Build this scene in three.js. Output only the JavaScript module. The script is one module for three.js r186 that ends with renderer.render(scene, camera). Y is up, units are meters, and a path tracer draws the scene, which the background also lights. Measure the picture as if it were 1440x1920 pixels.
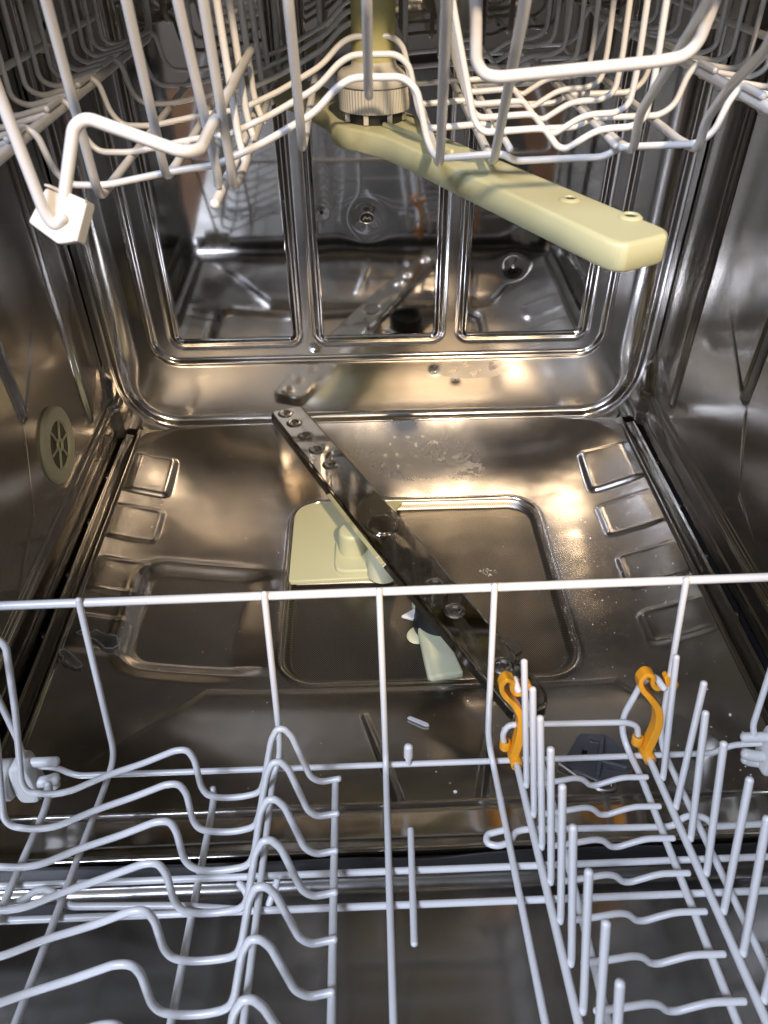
import * as THREE from 'three';
import { mergeGeometries, toCreasedNormals } from 'three/addons/utils/BufferGeometryUtils.js';
import { RoundedBoxGeometry } from 'three/addons/geometries/RoundedBoxGeometry.js';
import { ImprovedNoise } from 'three/addons/math/ImprovedNoise.js';
import { RectAreaLightUniformsLib } from 'three/addons/lights/RectAreaLightUniformsLib.js';

// ---------------------------------------------------------------- camera, light, exposure
const scene = new THREE.Scene();
scene.background = new THREE.Color(0x050505);
const camera = new THREE.PerspectiveCamera(67.44, 768 / 1024, 0.01, 20);
camera.position.set(-0.018, 0.4571, 0.7018);
camera.up.set(0.02835, 0.76882, -0.63883);
camera.lookAt(-0.018 + 0.021583, 0.4571 - 0.639412, 0.7018 - 0.768561);
camera.focus = 0.62;
camera.userData.fStop = 20;
scene.add(camera);

const renderer = new THREE.WebGLRenderer({ antialias: true });
renderer.toneMapping = THREE.LinearToneMapping;
renderer.toneMappingExposure = 1.08;
renderer.shadowMap.enabled = true;
RectAreaLightUniformsLib.init();

const LAMP = new THREE.Vector3(0.34, 1.58, 1.80), LAMP_AT = new THREE.Vector3(0.0, 0.12, 0.13);
const lampLight = new THREE.SpotLight(0xffe4c4, 19, 0, 0.13, 0.35, 2);
lampLight.position.copy(LAMP).lerp(LAMP_AT, 0.012);
lampLight.target.position.copy(LAMP_AT);
lampLight.castShadow = true;
lampLight.shadow.radius = 2.2;
lampLight.shadow.mapSize.set(2048, 2048);
scene.add(lampLight, lampLight.target);
const windowLight = new THREE.RectAreaLight(0xcbd8f8, 45, 0.7, 0.8);
windowLight.position.set(-1.05, 2.12, 1.95);
windowLight.lookAt(-1.05, 0, 1.95);
scene.add(windowLight);

// ---------------------------------------------------------------- helpers
let seed = 20240611;
const rnd = () => { seed = (seed * 1664525 + 1013904223) >>> 0; return seed / 4294967296; };
const R = (a, b) => a + (b - a) * rnd();
const IN = new ImprovedNoise();
const noise = (x, y, z = 0) => IN.noise(x + 31.4, y + 17.7, z + 5.1);
const fbm = (x, y, z = 0, o = 4) => { let s = 0, a = 0.5, f = 1; for (let i = 0; i < o; i++) { s += a * noise(x * f, y * f, z + i * 7); f *= 2.03; a *= 0.5; } return s; };
const clamp = (v, a, b) => Math.max(a, Math.min(b, v));
const ss = (a, b, v) => { const t = clamp((v - a) / (b - a), 0, 1); return t * t * (3 - 2 * t); };
const mix = (a, b, t) => a + (b - a) * t;
const V = (x, y, z) => new THREE.Vector3(x, y, z);
const used = {};
function numbered(n) { const k = used[n] = (used[n] ?? -1) + 1; return k ? n + '_' + String(k).padStart(3, '0') : n; }
function tag(o, label, category, group) { o.userData.label = label; if (category) o.userData.category = category; if (group) o.userData.group = group; return o; }
function thing(name, label, category, group) { const g = new THREE.Group(); g.name = numbered(name); tag(g, label, category, group); scene.add(g); return g; }
function part(name, geo, mat, parent, label) {
  const m = new THREE.Mesh(geo, mat); m.name = name; m.castShadow = m.receiveShadow = true; parent.add(m);
  if (label) m.userData.label = label;
  return m;
}
function solo(name, geo, mat, label, category, kind) {
  const m = new THREE.Mesh(geo, mat); m.name = numbered(name); m.castShadow = m.receiveShadow = true;
  if (kind) m.userData.kind = kind;
  tag(m, label, category); scene.add(m); return m;
}
// a bent wire: corners of the polyline are rounded with radius rc, both ends get a rounded cap
function wireGeo(pts, r, rc = 0.006, seg = 9) {
  const P = pts.map(p => p.isVector3 ? p : V(...p));
  const path = [P[0].clone()];
  for (let i = 1; i < P.length - 1; i++) {
    const a = P[i - 1], b = P[i], c = P[i + 1];
    const d1 = a.clone().sub(b), d2 = c.clone().sub(b), l1 = d1.length(), l2 = d2.length();
    const k = Math.min(rc, l1 * 0.48, l2 * 0.48);
    const s = b.clone().addScaledVector(d1, k / l1), e = b.clone().addScaledVector(d2, k / l2);
    const bend = d1.angleTo(d2), n = bend > 3.0 ? 2 : bend > 2.4 ? 4 : 7;
    for (let j = 0; j <= n; j++) { const t = j / n; path.push(s.clone().multiplyScalar((1 - t) * (1 - t)).addScaledVector(b, 2 * t * (1 - t)).addScaledVector(e, t * t)); }
  }
  path.push(P[P.length - 1].clone());
  const Q = path.filter((p, i) => !i || p.distanceTo(path[i - 1]) > 1e-6);
  const pos = [], nor = [], idx = [];
  let N = null, rings = 0;
  const ring = (c, t, rad, tilt) => {
    if (!N) { N = Math.abs(t.y) < 0.9 ? V(0, 1, 0) : V(1, 0, 0); }
    N.addScaledVector(t, -N.dot(t)).normalize();
    const B = t.clone().cross(N);
    for (let k = 0; k < seg; k++) {
      const a = k / seg * Math.PI * 2, d = N.clone().multiplyScalar(Math.cos(a)).addScaledVector(B, Math.sin(a));
      pos.push(c.x + d.x * rad, c.y + d.y * rad, c.z + d.z * rad);
      const nn = d.multiplyScalar(Math.sqrt(1 - tilt * tilt)).addScaledVector(t, tilt); nor.push(nn.x, nn.y, nn.z);
    }
    if (rings) for (let k = 0; k < seg; k++) { const a = (rings - 1) * seg + k, b = (rings - 1) * seg + (k + 1) % seg; idx.push(a, b, a + seg, b, b + seg, a + seg); }
    rings++;
  };
  const tan = i => Q[Math.min(i + 1, Q.length - 1)].clone().sub(Q[Math.max(i - 1, 0)]).normalize();
  const cap = [[0.999, 0.05], [0.8, 0.6], [0.45, 0.893]];
  const t0 = tan(0), t1 = tan(Q.length - 1);
  for (const [z, q] of cap) ring(Q[0].clone().addScaledVector(t0, -z * r * 0.8), t0, r * q, -z * 0.99);
  for (let i = 0; i < Q.length; i++) ring(Q[i], tan(i), r, 0);
  for (const [z, q] of cap.slice().reverse()) ring(Q[Q.length - 1].clone().addScaledVector(t1, z * r * 0.8), t1, r * q, z * 0.99);
  const g = new THREE.BufferGeometry();
  g.setAttribute('position', new THREE.Float32BufferAttribute(pos, 3));
  g.setAttribute('normal', new THREE.Float32BufferAttribute(nor, 3));
  g.setAttribute('uv', new THREE.Float32BufferAttribute(new Float32Array(pos.length / 3 * 2), 2));
  g.setIndex(idx);
  return g;
}
// a pressed sheet: f(a, b) -> height; put(a, b, h) -> point; normals from the height differences
function sheet(a0, a1, na, b0, b1, nb, f, put, keep) {
  const pos = [], uv = [], idx = [], nor = [], e = 2e-4;
  for (let j = 0; j <= nb; j++) for (let i = 0; i <= na; i++) {
    const a = mix(a0, a1, i / na), b = mix(b0, b1, j / nb), h = f(a, b);
    const p = put(a, b, h); pos.push(p.x, p.y, p.z); uv.push(i / na, j / nb);
    const da = put(a + e, b, f(a + e, b)).sub(put(a - e, b, f(a - e, b)));
    const db = put(a, b + e, f(a, b + e)).sub(put(a, b - e, f(a, b - e)));
    const n = da.cross(db).normalize(); nor.push(n.x, n.y, n.z);
  }
  const w = na + 1;
  for (let j = 0; j < nb; j++) for (let i = 0; i < na; i++) {
    if (keep && !keep(mix(a0, a1, (i + 0.5) / na), mix(b0, b1, (j + 0.5) / nb))) continue;
    const k = j * w + i; idx.push(k, k + 1, k + w, k + 1, k + w + 1, k + w);
  }
  const g = new THREE.BufferGeometry();
  g.setAttribute('position', new THREE.Float32BufferAttribute(pos, 3));
  g.setAttribute('normal', new THREE.Float32BufferAttribute(nor, 3));
  g.setAttribute('uv', new THREE.Float32BufferAttribute(uv, 2));
  g.setIndex(idx); return g;
}
const sdBox = (x, y, hx, hy, r) => { const qx = Math.abs(x) - hx + r, qy = Math.abs(y) - hy + r; return Math.hypot(Math.max(qx, 0), Math.max(qy, 0)) + Math.min(Math.max(qx, qy), 0) - r; };
const sdSeg = (x, y, ax, ay, bx, by) => { const px = x - ax, py = y - ay, dx = bx - ax, dy = by - ay, h = clamp((px * dx + py * dy) / (dx * dx + dy * dy), 0, 1); return [Math.hypot(px - dx * h, py - dy * h), h]; };
const bell = (d, w) => Math.exp(-(d * d) / (w * w));
function box(w, h, d, x, y, z, r = 0.001, s = 2) { const g = new RoundedBoxGeometry(w, h, d, s, r); g.translate(x, y, z); return g; }
const strip = gs => mergeGeometries(gs.map(g => { g = g.index ? g.toNonIndexed() : g; for (const k of Object.keys(g.attributes)) if (!['position', 'normal', 'uv'].includes(k)) g.deleteAttribute(k); return g; }));
function lathe(pts, n = 40) { return new THREE.LatheGeometry(pts.map(p => new THREE.Vector2(p[0], p[1])), n); }
function flatCaps(g) { // the two faces of a pressed outline stay flat up to their bevels
  const p = g.attributes.position, n = g.attributes.normal, a = V(0, 0, 0), b = V(0, 0, 0), c = V(0, 0, 0);
  for (let i = 0; i < p.count; i += 3) {
    a.fromBufferAttribute(p, i); b.fromBufferAttribute(p, i + 1).sub(a); c.fromBufferAttribute(p, i + 2).sub(a); b.cross(c).normalize();
    if (Math.abs(b.z) > 0.995) for (let k = 0; k < 3; k++) n.setXYZ(i + k, 0, 0, Math.sign(b.z));
  }
  return g;
}
function extr(pts, depth, bevel, curved = false) {   // outline in (x, -z), pressed out along y
  const s = new THREE.Shape(); pts.forEach((p, i) => i ? s.lineTo(p[0], p[1]) : s.moveTo(p[0], p[1])); s.closePath();
  const g = new THREE.ExtrudeGeometry(s, { depth: depth - 2 * bevel, bevelEnabled: bevel > 0, bevelThickness: bevel, bevelSize: bevel, bevelOffset: -bevel, bevelSegments: 4, curveSegments: 12 });
  g.translate(0, 0, bevel);
  return curved ? flatCaps(toCreasedNormals(g, 0.7)) : g;
}
function roundPoly(pts, r, n = 6) {
  const o = [], m = pts.length;
  for (let i = 0; i < m; i++) {
    const a = pts[(i + m - 1) % m], b = pts[i], c = pts[(i + 1) % m], rr = Array.isArray(r) ? r[i] : r;
    const l1 = Math.hypot(a[0] - b[0], a[1] - b[1]), l2 = Math.hypot(c[0] - b[0], c[1] - b[1]), k = Math.min(rr, l1 * 0.49, l2 * 0.49);
    const s = [b[0] + (a[0] - b[0]) * k / l1, b[1] + (a[1] - b[1]) * k / l1], e = [b[0] + (c[0] - b[0]) * k / l2, b[1] + (c[1] - b[1]) * k / l2];
    for (let j = 0; j <= n; j++) { const t = j / n; o.push([(1 - t) ** 2 * s[0] + 2 * t * (1 - t) * b[0] + t * t * e[0], (1 - t) ** 2 * s[1] + 2 * t * (1 - t) * b[1] + t * t * e[1]]); }
  }
  return o;
}

// ---------------------------------------------------------------- materials
function tex(w, h, fn, srgb, wrap) {
  const d = new Uint8Array(w * h * 4);
  for (let y = 0; y < h; y++) for (let x = 0; x < w; x++) { const c = fn((x + 0.5) / w, (y + 0.5) / h), k = (y * w + x) * 4; d[k] = clamp(c[0], 0, 1) * 255; d[k + 1] = clamp(c[1], 0, 1) * 255; d[k + 2] = clamp(c[2], 0, 1) * 255; d[k + 3] = 255; }
  const t = new THREE.DataTexture(d, w, h); t.magFilter = t.minFilter = THREE.LinearFilter; t.generateMipmaps = false;
  if (srgb) t.colorSpace = THREE.SRGBColorSpace;
  if (wrap) t.wrapS = t.wrapT = THREE.RepeatWrapping;
  t.needsUpdate = true; return t;
}
const lin = (r, g, b) => new THREE.Color().setRGB(r, g, b);
const std = (c, rough, metal = 0, more = {}) => new THREE.MeshPhysicalMaterial({ color: c, roughness: rough, metalness: metal, side: THREE.DoubleSide, ...more });
const STEEL = lin(0.49, 0.47, 0.43);
const M = {
  white: std(lin(0.63, 0.62, 0.59), 0.33, 0, { clearcoat: 0.35, clearcoatRoughness: 0.25 }),
  blueWhite: std(lin(0.70, 0.72, 0.76), 0.33, 0, { clearcoat: 0.35, clearcoatRoughness: 0.25 }),
  whitePlastic: std(lin(0.58, 0.57, 0.53), 0.42),
  cream: std(lin(0.42, 0.415, 0.24), 0.42, 0, { clearcoat: 0.15, clearcoatRoughness: 0.4 }),
  creamDull: std(lin(0.46, 0.46, 0.30), 0.5),
  olive: std(lin(0.40, 0.37, 0.15), 0.5),
  ventCream: std(lin(0.42, 0.42, 0.29), 0.5),
  ventDark: std(lin(0.05, 0.055, 0.03), 0.6),
  orange: std(lin(0.80, 0.33, 0.015), 0.42, 0, { clearcoat: 0.2, clearcoatRoughness: 0.35 }),
  collar: std(lin(0.42, 0.40, 0.34), 0.5),
  black: std(lin(0.012, 0.012, 0.012), 0.55),
  rubber: std(lin(0.018, 0.017, 0.016), 0.5),
  plainSteel: std(STEEL, 0.24, 1),
  screw: std(lin(0.4, 0.38, 0.34), 0.3, 1),
  clear: std(lin(0.85, 0.86, 0.88), 0.22, 0, { transmission: 0.96, thickness: 0, specularIntensity: 0.6 }),
  clearEdge: std(lin(0.66, 0.66, 0.68), 0.3, 0, { transmission: 0.3, thickness: 0 }),
  greyBit: std(lin(0.075, 0.075, 0.078), 0.5, 0, { clearcoat: 0.2 }),
  crumb: std(lin(0.62, 0.60, 0.54), 0.7),
};

// floor: limescale stains and wear, read from (x, z)
const X0 = -0.2745, X1 = 0.2745, Z1 = 0.4445;
const blot = (x, z, cx, cz, rx, rz) => Math.max(0, 1 - Math.hypot((x - cx) / rx, (z - cz) / rz));
function scale(x, z) {
  let s = 0;
  const veil = blot(x, z, 0.03, 0.035, 0.115, 0.055);
  s = Math.max(s, 0.24 * ss(0.0, 0.55, veil + 0.5 * fbm(x * 60, z * 45, 2) * veil + 0.15 * veil * noise(x * 500, z * 300, 4)));
  const scr = blot(x, z, 0.088, 0.052, 0.03, 0.026);
  s = Math.max(s, 0.5 * ss(0.0, 0.5, scr) * (1 - ss(0.02, 0.12, Math.abs(fbm(x * 70, z * 110, 9)))));
  const sp = blot(x, z, 0.03, 0.033, 0.05, 0.022);
  s = Math.max(s, 0.6 * ss(0.0, 0.2, sp) * ss(0.18, 0.3, fbm(x * 190, z * 170, 21)));
  const w = blot(x, z, 0.17, 0.27, 0.08, 0.17);
  s = Math.max(s, 0.10 * ss(0, 0.4, w) * ss(0.12, 0.4, fbm(x * 240, z * 200, 33)));
  return s;
}
const floorColour = tex(1024, 1024, (u, v) => {
  const x = mix(X0, X1, u), z = v * Z1, s = scale(x, z), y = ss(0.25, 0.45, fbm(x * 30, z * 30, 50)) * s;
  const g = 0.765 + 0.012 * fbm(x * 25, z * 25, 60);
  return [mix(g, 0.80, s) + 0.02 * y, mix(g * 0.98, 0.77, s), mix(g * 0.952, 0.69, s) - 0.08 * y];
}, true);
const floorRough = tex(1024, 1024, (u, v) => {
  const x = mix(X0, X1, u), z = v * Z1, s = scale(x, z);
  return [0, 0.21 + 0.035 * fbm(x * 18, z * 18, 70) + 0.012 * noise(x * 160, z * 160, 8) + 0.3 * s, 1 - 0.6 * s];
});
M.floor = std(lin(1, 1, 1), 1, 1, { map: floorColour, roughnessMap: floorRough, metalnessMap: floorRough });
// back wall: three polished panels, brushed frame, a dried drip near the bottom
const BX0 = -0.2770, BX1 = 0.2770, BY0 = -0.004, BY1 = 0.475;
const PANELS = [[-0.1433, 0.0602], [-0.0015, 0.0592], [0.1423, 0.0610]];
const backRough = tex(1024, 1024, (u, v) => {
  const x = mix(BX0, BX1, u), y = mix(BY0, BY1, v);
  let p = 0; for (const [cx, hx] of PANELS) p = Math.max(p, ss(0.003, -0.003, sdBox(x - cx, y - 0.5, hx, 0.4015, 0.007)));
  const low = blot(x, y, 0.095, 0.062, 0.045, 0.012), m = ss(0.0, 0.25, low) * ss(-0.1, 0.05, fbm(x * 60, y * 90, 3) + 0.1);
  return [0, mix(0.17, 0.052, p) + 0.03 * fbm(x * 20, y * 20, 5) * (1 - p * 0.8) + 0.22 * m, 1];
});
M.back = std(lin(0.52, 0.495, 0.455), 1, 1, { roughnessMap: backRough });
const sideRough = tex(512, 512, (u, v) => [0, 0.165 + 0.05 * fbm(u * 8, v * 8, 2) + 0.02 * noise(u * 12, v * 300, 3), 1]);
M.side = std(lin(0.42, 0.40, 0.365), 1, 1, { roughnessMap: sideRough });
const doorRough = tex(512, 512, (u, v) => [0, 0.24 + 0.06 * fbm(u * 9, v * 9, 4) + 0.03 * noise(u * 260, v * 6, 3), 1]);
M.door = std(lin(0.34, 0.33, 0.31), 1, 1, { roughnessMap: doorRough });
// perforated screen: holes let the dark sump show
const holeTex = tex(64, 64, (u, v) => { // two staggered holes per tile
  const h = (a, b) => Math.hypot((u - a) - Math.round(u - a), ((v - b) - Math.round(v - b)) * 1.0);
  const d = Math.min(h(0.25, 0.25), h(0.75, 0.75)); const o = ss(0.24, 0.29, d); return [o, o, o];
}, false, true);
M.mesh = std(lin(0.34, 0.31, 0.26), 0.38, 1, { alphaMap: holeTex, alphaTest: 0.5 });
const armRough = tex(512, 128, (u, v) => { const s = ss(0.05, 0.3, fbm(u * 14, v * 4, 8)); return [0, 0.065 + 0.12 * s + 0.03 * fbm(u * 40, v * 12, 5), 1]; });
const armCol = tex(512, 128, (u, v) => {
  const s = ss(0.08, 0.3, fbm(u * 14, v * 4, 8)), line = 1 - ss(0.0, 0.035, Math.abs(fbm(u * 9, v * 3, 40)));
  const k = 0.83 - 0.09 * s + 0.05 * line * ss(0.2, 0.8, u);
  return [k, k * 0.975, k * 0.93];
}, true);
M.armPlain = std(lin(0.47, 0.45, 0.41), 0.1, 1);
M.arm = std(lin(1, 1, 1), 1, 1, { map: armCol, roughnessMap: armRough });

// ---------------------------------------------------------------- the dishwasher: tub, walls, floor, open door
const washer = thing('dishwasher', 'stainless steel dishwasher with its door folded open, seen into the empty tub', 'dishwasher');
const wobble = (a, b, k) => 0.00028 * noise(a * 16, b * 16, k) + 0.0007 * noise(a * 5, b * 5, k + 9);
function backZ(x, y) {
  const s = sdBox(x, y - 0.506, 0.263, 0.5, 0.052);
  const Rf = mix(0.010, 0.02, ss(0.03, 0.09, y)), q = clamp(s + Rf, 0, Rf * 0.93);
  let z = Rf - Math.sqrt(Rf * Rf - q * q);
  z += 0.0016 * bell(s - 0.0005, 0.0022) - 0.0012 * bell(s - 0.0052, 0.0016);
  const o = sdBox(x + 0.001, y - 0.5775, 0.2262, 0.5, 0.026);
  z += 0.0021 * bell(o, 0.0024) - 0.0018 * ss(0.002, -0.004, o);
  for (const [cx, hx] of PANELS) {
    const d = sdBox(x - cx, y - 0.5, hx, 0.4015, 0.008);
    z += 0.0021 * bell(d, 0.0020) - 0.0006 * ss(0.0, -0.004, d) - 0.0009 * bell(d - 0.0042, 0.0018);
  }
  z += 0.0015 * bell(Math.hypot(x - 0.056, y - 0.062), 0.004) + 0.0012 * bell(Math.hypot(x + 0.066, y - 0.09), 0.004);
  const rip = ss(0.085, 0.04, y);
  for (const [px, py, w, k] of [[-0.0515, 0.224, 0.0055, -0.0003], [-0.011, 0.2185, 0.0135, -0.0007], [0.127, 0.170, 0.009, -0.0005], [0.078, 0.050, 0.0045, -0.0008]]) z += k * bell(Math.hypot(x - px, y - py), w);
  return z + 0.0100 * Math.max(0, y - 0.045) + wobble(x, y, 3) * (0.55 + 0.4 * rip);
}
part('back_wall', sheet(BX0, BX1, 420, BY0, BY1, 380, backZ, (x, y, z) => V(x, y, z)), M.back, washer, 'rear wall with three polished vertical panels');
part('back_wall', box(0.56, 0.17, 0.01, 0, 0.557, 0.009), M.plainSteel, washer);
{
  const h = lathe([[0.0072, 0.0006], [0.0066, 0.0010], [0.0058, 0.0004], [0.0054, -0.002]], 36); h.scale(1, 1, 0.72); h.rotateX(Math.PI / 2); h.translate(-0.011, 0.2185, backZ(-0.011, 0.2185) + 0.0003); const o = part('outlet', h, M.plainSteel, washer);
  const d = new THREE.CylinderGeometry(0.0060, 0.0060, 0.0008, 28); d.scale(1, 1, 0.72); d.rotateX(Math.PI / 2); d.translate(-0.011, 0.2185, backZ(-0.011, 0.2185) + 0.0001); part('opening', d, M.black, o);
  part('coil', wireGeo([[-0.0145, 0.2175, 0.001], [-0.0125, 0.2205, 0.0012], [-0.0105, 0.218, 0.0012], [-0.0085, 0.220, 0.0012], [-0.0075, 0.2175, 0.001]], 0.0007, 0.002, 8), M.screw, o);
  for (const [x, y, z, r] of [[-0.0515, 0.224, 0.0018, 0.0012], [0.127, 0.170, 0.0010, 0.0012], [0.078, 0.050, -0.0006, 0.0012]]) { const g = lathe([[0, 0.0006], [r, 0.0004], [r * 1.5, 0]], 18); g.rotateX(Math.PI / 2); g.translate(x, y, backZ(x, y)); part('rivet', g, y > 0.2 ? M.black : M.screw, washer); }
}
// side walls: (z, y) -> how far the sheet stands into the tub
const bars = [[0.0755, 0.0585], [0.196, 0.138], [0.318, 0.1], [0.41, 0.1]];
function sideX(z, y) {
  let h = 0;
  h += 0.0035 * ss(0.0435, 0.0385, y) + 0.0024 * bell(y - 0.0435, 0.0022) + 0.0011 * bell(y - 0.036, 0.0018) + 0.0008 * bell(y - 0.018, 0.0016);
  h += 0.0062 * ss(0.016, 0.006, z - 0.012 * ss(0.075, 0.042, y)) + 0.0016 * bell(z - 0.0165 - 0.016 * ss(0.085, 0.045, y), 0.002) * ss(0.036, 0.05, y);
  for (const [bz, by] of bars) { const d = Math.abs(z - bz), on = ss(by - 0.002, by + 0.004, y); h += on * (0.0034 * bell(d, 0.0026) - 0.0014 * bell(d - 0.0056, 0.0017)); }
  const facet = (az, ay, bz, by, k) => { const [d, t] = sdSeg(z, y, az, ay, bz, by); return k * bell(d, 0.0016) * (1 - 0.8 * t); };
  h += facet(0.0755, 0.058, 0.03, 0.085, 0.0008) + facet(0.196, 0.138, 0.13, 0.182, 0.0012) + facet(0.205, 0.132, 0.235, 0.075, 0.0008) + facet(0.235, 0.075, 0.30, 0.05, 0.0006);
  h += 0.0014 * ss(0.07, 0.0, Math.abs(y - 0.10) - 0.03) * ss(0.0, 0.06, z) * ss(0.47, 0.35, z);
  return h + wobble(z, y, 13) * 1.5;
}
for (const s of [-1, 1]) {
  const g = sheet(-0.002, 0.478, 320, 0.004, 0.6, 330, (z, y) => sideX(z, y) + (s > 0 ? wobble(z + 3, y, 40) : 0), (z, y, h) => V(s * (0.2797 - h), y, z));
  part('side_wall', g, M.side, washer, s < 0 ? 'left inner wall with the round vent' : 'right inner wall without vent');
}
part('tub_ceiling', box(0.57, 0.012, 0.49, 0, 0.606, 0.24), M.plainSteel, washer);

// floor
const WELL = [0.0295, 0.21, 0.122, 0.1135, 0.03];
const wellD = (x, z) => sdBox(x - WELL[0], z - WELL[1], WELL[2], WELL[3], WELL[4]);
const PADS = [[0.047, 0.104], [0.126, 0.171], [0.199, 0.239], [0.268, 0.303]];
function trapD(x, z) { // signed: positive inside the raised front tray
  const f = (z - 0.332) / 0.105, xl = mix(-0.147, -0.245, clamp(f, 0, 1.1)), xr = mix(0.172, 0.25, clamp(f, 0, 1.1));
  return Math.min(z - 0.3315, (x - xl) * 0.74, (xr - x) * 0.74);
}
function floorY(x, z) {
  const ds = 0.2615 - Math.abs(x), db = z - 0.006, sk = Math.max(0.045 - Math.abs(ds - db), 0) / 0.045, dO = Math.max(0, Math.min(ds, db) - sk * sk * sk * 0.045 / 6), dW = Math.max(0, wellD(x, z) - 0.001);
  const t = dO / (dO + dW + 1e-6);
  const back = ss(0.19, 0.04, z) * ss(0.275, 0.15, Math.abs(x));
  let h = mix(0, 0.007, back * (1 - t)) - 0.0305 * (1 - Math.pow(1 - t, mix(1.75, 2.9, back)));
  h -= 0.004 * ss(0.0, -0.003, wellD(x, z));                       // rim of the well drops
  h += 0.0006 * bell(wellD(x, z) - 0.0015, 0.0016);
  const rise = ss(0.345, 0.447, z); h = mix(h, -0.0035, rise * 0.9 * ss(0.262, 0.2, Math.abs(x)));
  const tp = trapD(x, z); h += 0.0062 * ss(-0.002, 0.0035, tp) * ss(0.445, 0.36, z) + 0.0012 * bell(tp - 0.003, 0.003) * ss(0.40, 0.33, z);
  if (x < 0) {                                                     // sunken field on the left
    const d = sdBox(x + 0.118, z - 0.255, 0.096, 0.0545, 0.02), far = ss(-0.098, -0.135, x);
    h -= (0.0006 + 0.0040 * far) * ss(0.0075, -0.0075, d); h += 0.0017 * bell(d - 0.0065, 0.0052) * ss(-0.10, -0.155, x);
  }
  for (const [a, b] of PADS) {
    const cx = Math.abs(x) - (x < 0 ? 0.2435 : 0.2365), d = sdBox(cx, z - (a + b) / 2, 0.029, (b - a) / 2, 0.006), k = ss(0.0034, -0.0034, d);
    h += (z < 0.115 ? 0.0034 : 0.0013) * k * ss(0.262, 0.245, Math.abs(x)) + 0.0007 * bell(d + 0.0005, 0.0024) * ss(0.258, 0.235, Math.abs(x));
  }
  for (const [ax, az, bx, bz] of [[-0.024, 0.362, -0.003, 0.44], [0.064, 0.385, 0.05, 0.442]]) { const [d, q] = sdSeg(x, z, ax, az, bx, bz); h += 0.003 * bell(d, 0.0026) * (0.4 + 0.6 * q); }
  return h + 0.6 * wobble(x, z, 21) + 0.00012 * noise(x * 60, z * 60, 2);
}
part('tub_floor', sheet(-0.2615, 0.2615, 460, 0.004, 0.4435, 400, floorY, (x, z, y) => V(x, y, z), (x, z) => wellD(x, z) > -0.004), M.floor, washer, 'pressed steel floor with dried limescale at the back');
// strips along the walls with a dark slot and screws
for (const s of [-1, 1]) {
  { const g = sheet(0, 1, 26, 0.012, 0.4435, 90, (t, z) => 0.0006 + 0.0026 * bell(t - 0.12, 0.12) + 0.0012 * bell(t - 0.93, 0.07) - 0.0012 * bell(t - 0.5, 0.22) - 0.004 * ss(0.05, 0, t) + 0.0003 * noise(z * 30, t * 2, s), (t, z, h) => V(s * (0.2560 + 0.0178 * t), h, z)); part('floor_strip', g, M.side, washer); }
  part('drain_slot', box(0.008, 0.003, 0.41, s * 0.2768, -0.011, 0.2375, 0.0005), M.black, washer);
  part('drain_slot', box(0.0015, 0.012, 0.41, s * 0.2806, -0.0035, 0.2375, 0.0005), M.black, washer);
  for (const z of [0.083, 0.152, 0.221, 0.290]) {
    const g = strip([new THREE.SphereGeometry(0.0032, 14, 8), new THREE.CylinderGeometry(0.0017, 0.0017, 0.009, 10)]); g.translate(s * 0.2762, -0.0035, z);
    part('screw', g, M.screw, washer);
  }
}
// front lip, hinge gap, gasket
{
  const prof = [[0.4425, -0.0125], [0.4428, 0.0002], [0.4445, 0.0022], [0.447, 0.001], [0.450, 0.0003], [0.466, 0.0], [0.4705, 0.0012], [0.4735, 0.0022], [0.4765, 0.0008], [0.478, -0.004], [0.4785, -0.03]];
  const f = new THREE.CatmullRomCurve3(prof.map(p => V(0, p[1], p[0])), false, 'centripetal').getSpacedPoints(60);
  const pos = [], uv = [], idx = [];
  const nx = 60;
  f.forEach((p, j) => { for (let i = 0; i <= nx; i++) { const x = mix(-0.272, 0.272, i / nx); pos.push(x, p.y + 0.0006 * noise(x * 12, p.z * 30, 4), p.z); uv.push(i / nx, j / 60); } });
  for (let j = 0; j < f.length - 1; j++) for (let i = 0; i < nx; i++) { const k = j * (nx + 1) + i; idx.push(k, k + nx + 1, k + 1, k + 1, k + nx + 1, k + nx + 2); }
  const g = new THREE.BufferGeometry(); g.setAttribute('position', new THREE.Float32BufferAttribute(pos, 3)); g.setAttribute('uv', new THREE.Float32BufferAttribute(uv, 2)); g.setIndex(idx); g.computeVertexNormals();
  part('front_lip', g, std(lin(0.46, 0.43, 0.38), 0.13, 1), washer);
  {
    const gg = sheet(-0.272, 0.272, 120, 0, 1, 24, (x, t) => 0, (x, t) => { const a = mix(-0.5, Math.PI + 0.2, t), wv = 0.0014 * Math.sin(x * 21 + 0.6) + 0.0012 * noise(x * 14, 3), e = bell(x - 0.012, 0.03); return V(x, -0.004 + (0.0225 - 0.006 * e) * Math.sin(a) + wv, 0.4868 + 0.0030 * Math.cos(a)); });
    part('door_gasket', gg, M.rubber, washer);
  }
  part('front_frame', strip([box(0.02, 0.66, 0.02, -0.287, 0.29, 0.479, 0.003), box(0.02, 0.66, 0.02, 0.287, 0.29, 0.479, 0.003), box(0.594, 0.03, 0.02, 0, 0.612, 0.4785, 0.003)]), M.plainSteel, washer);
}
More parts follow.
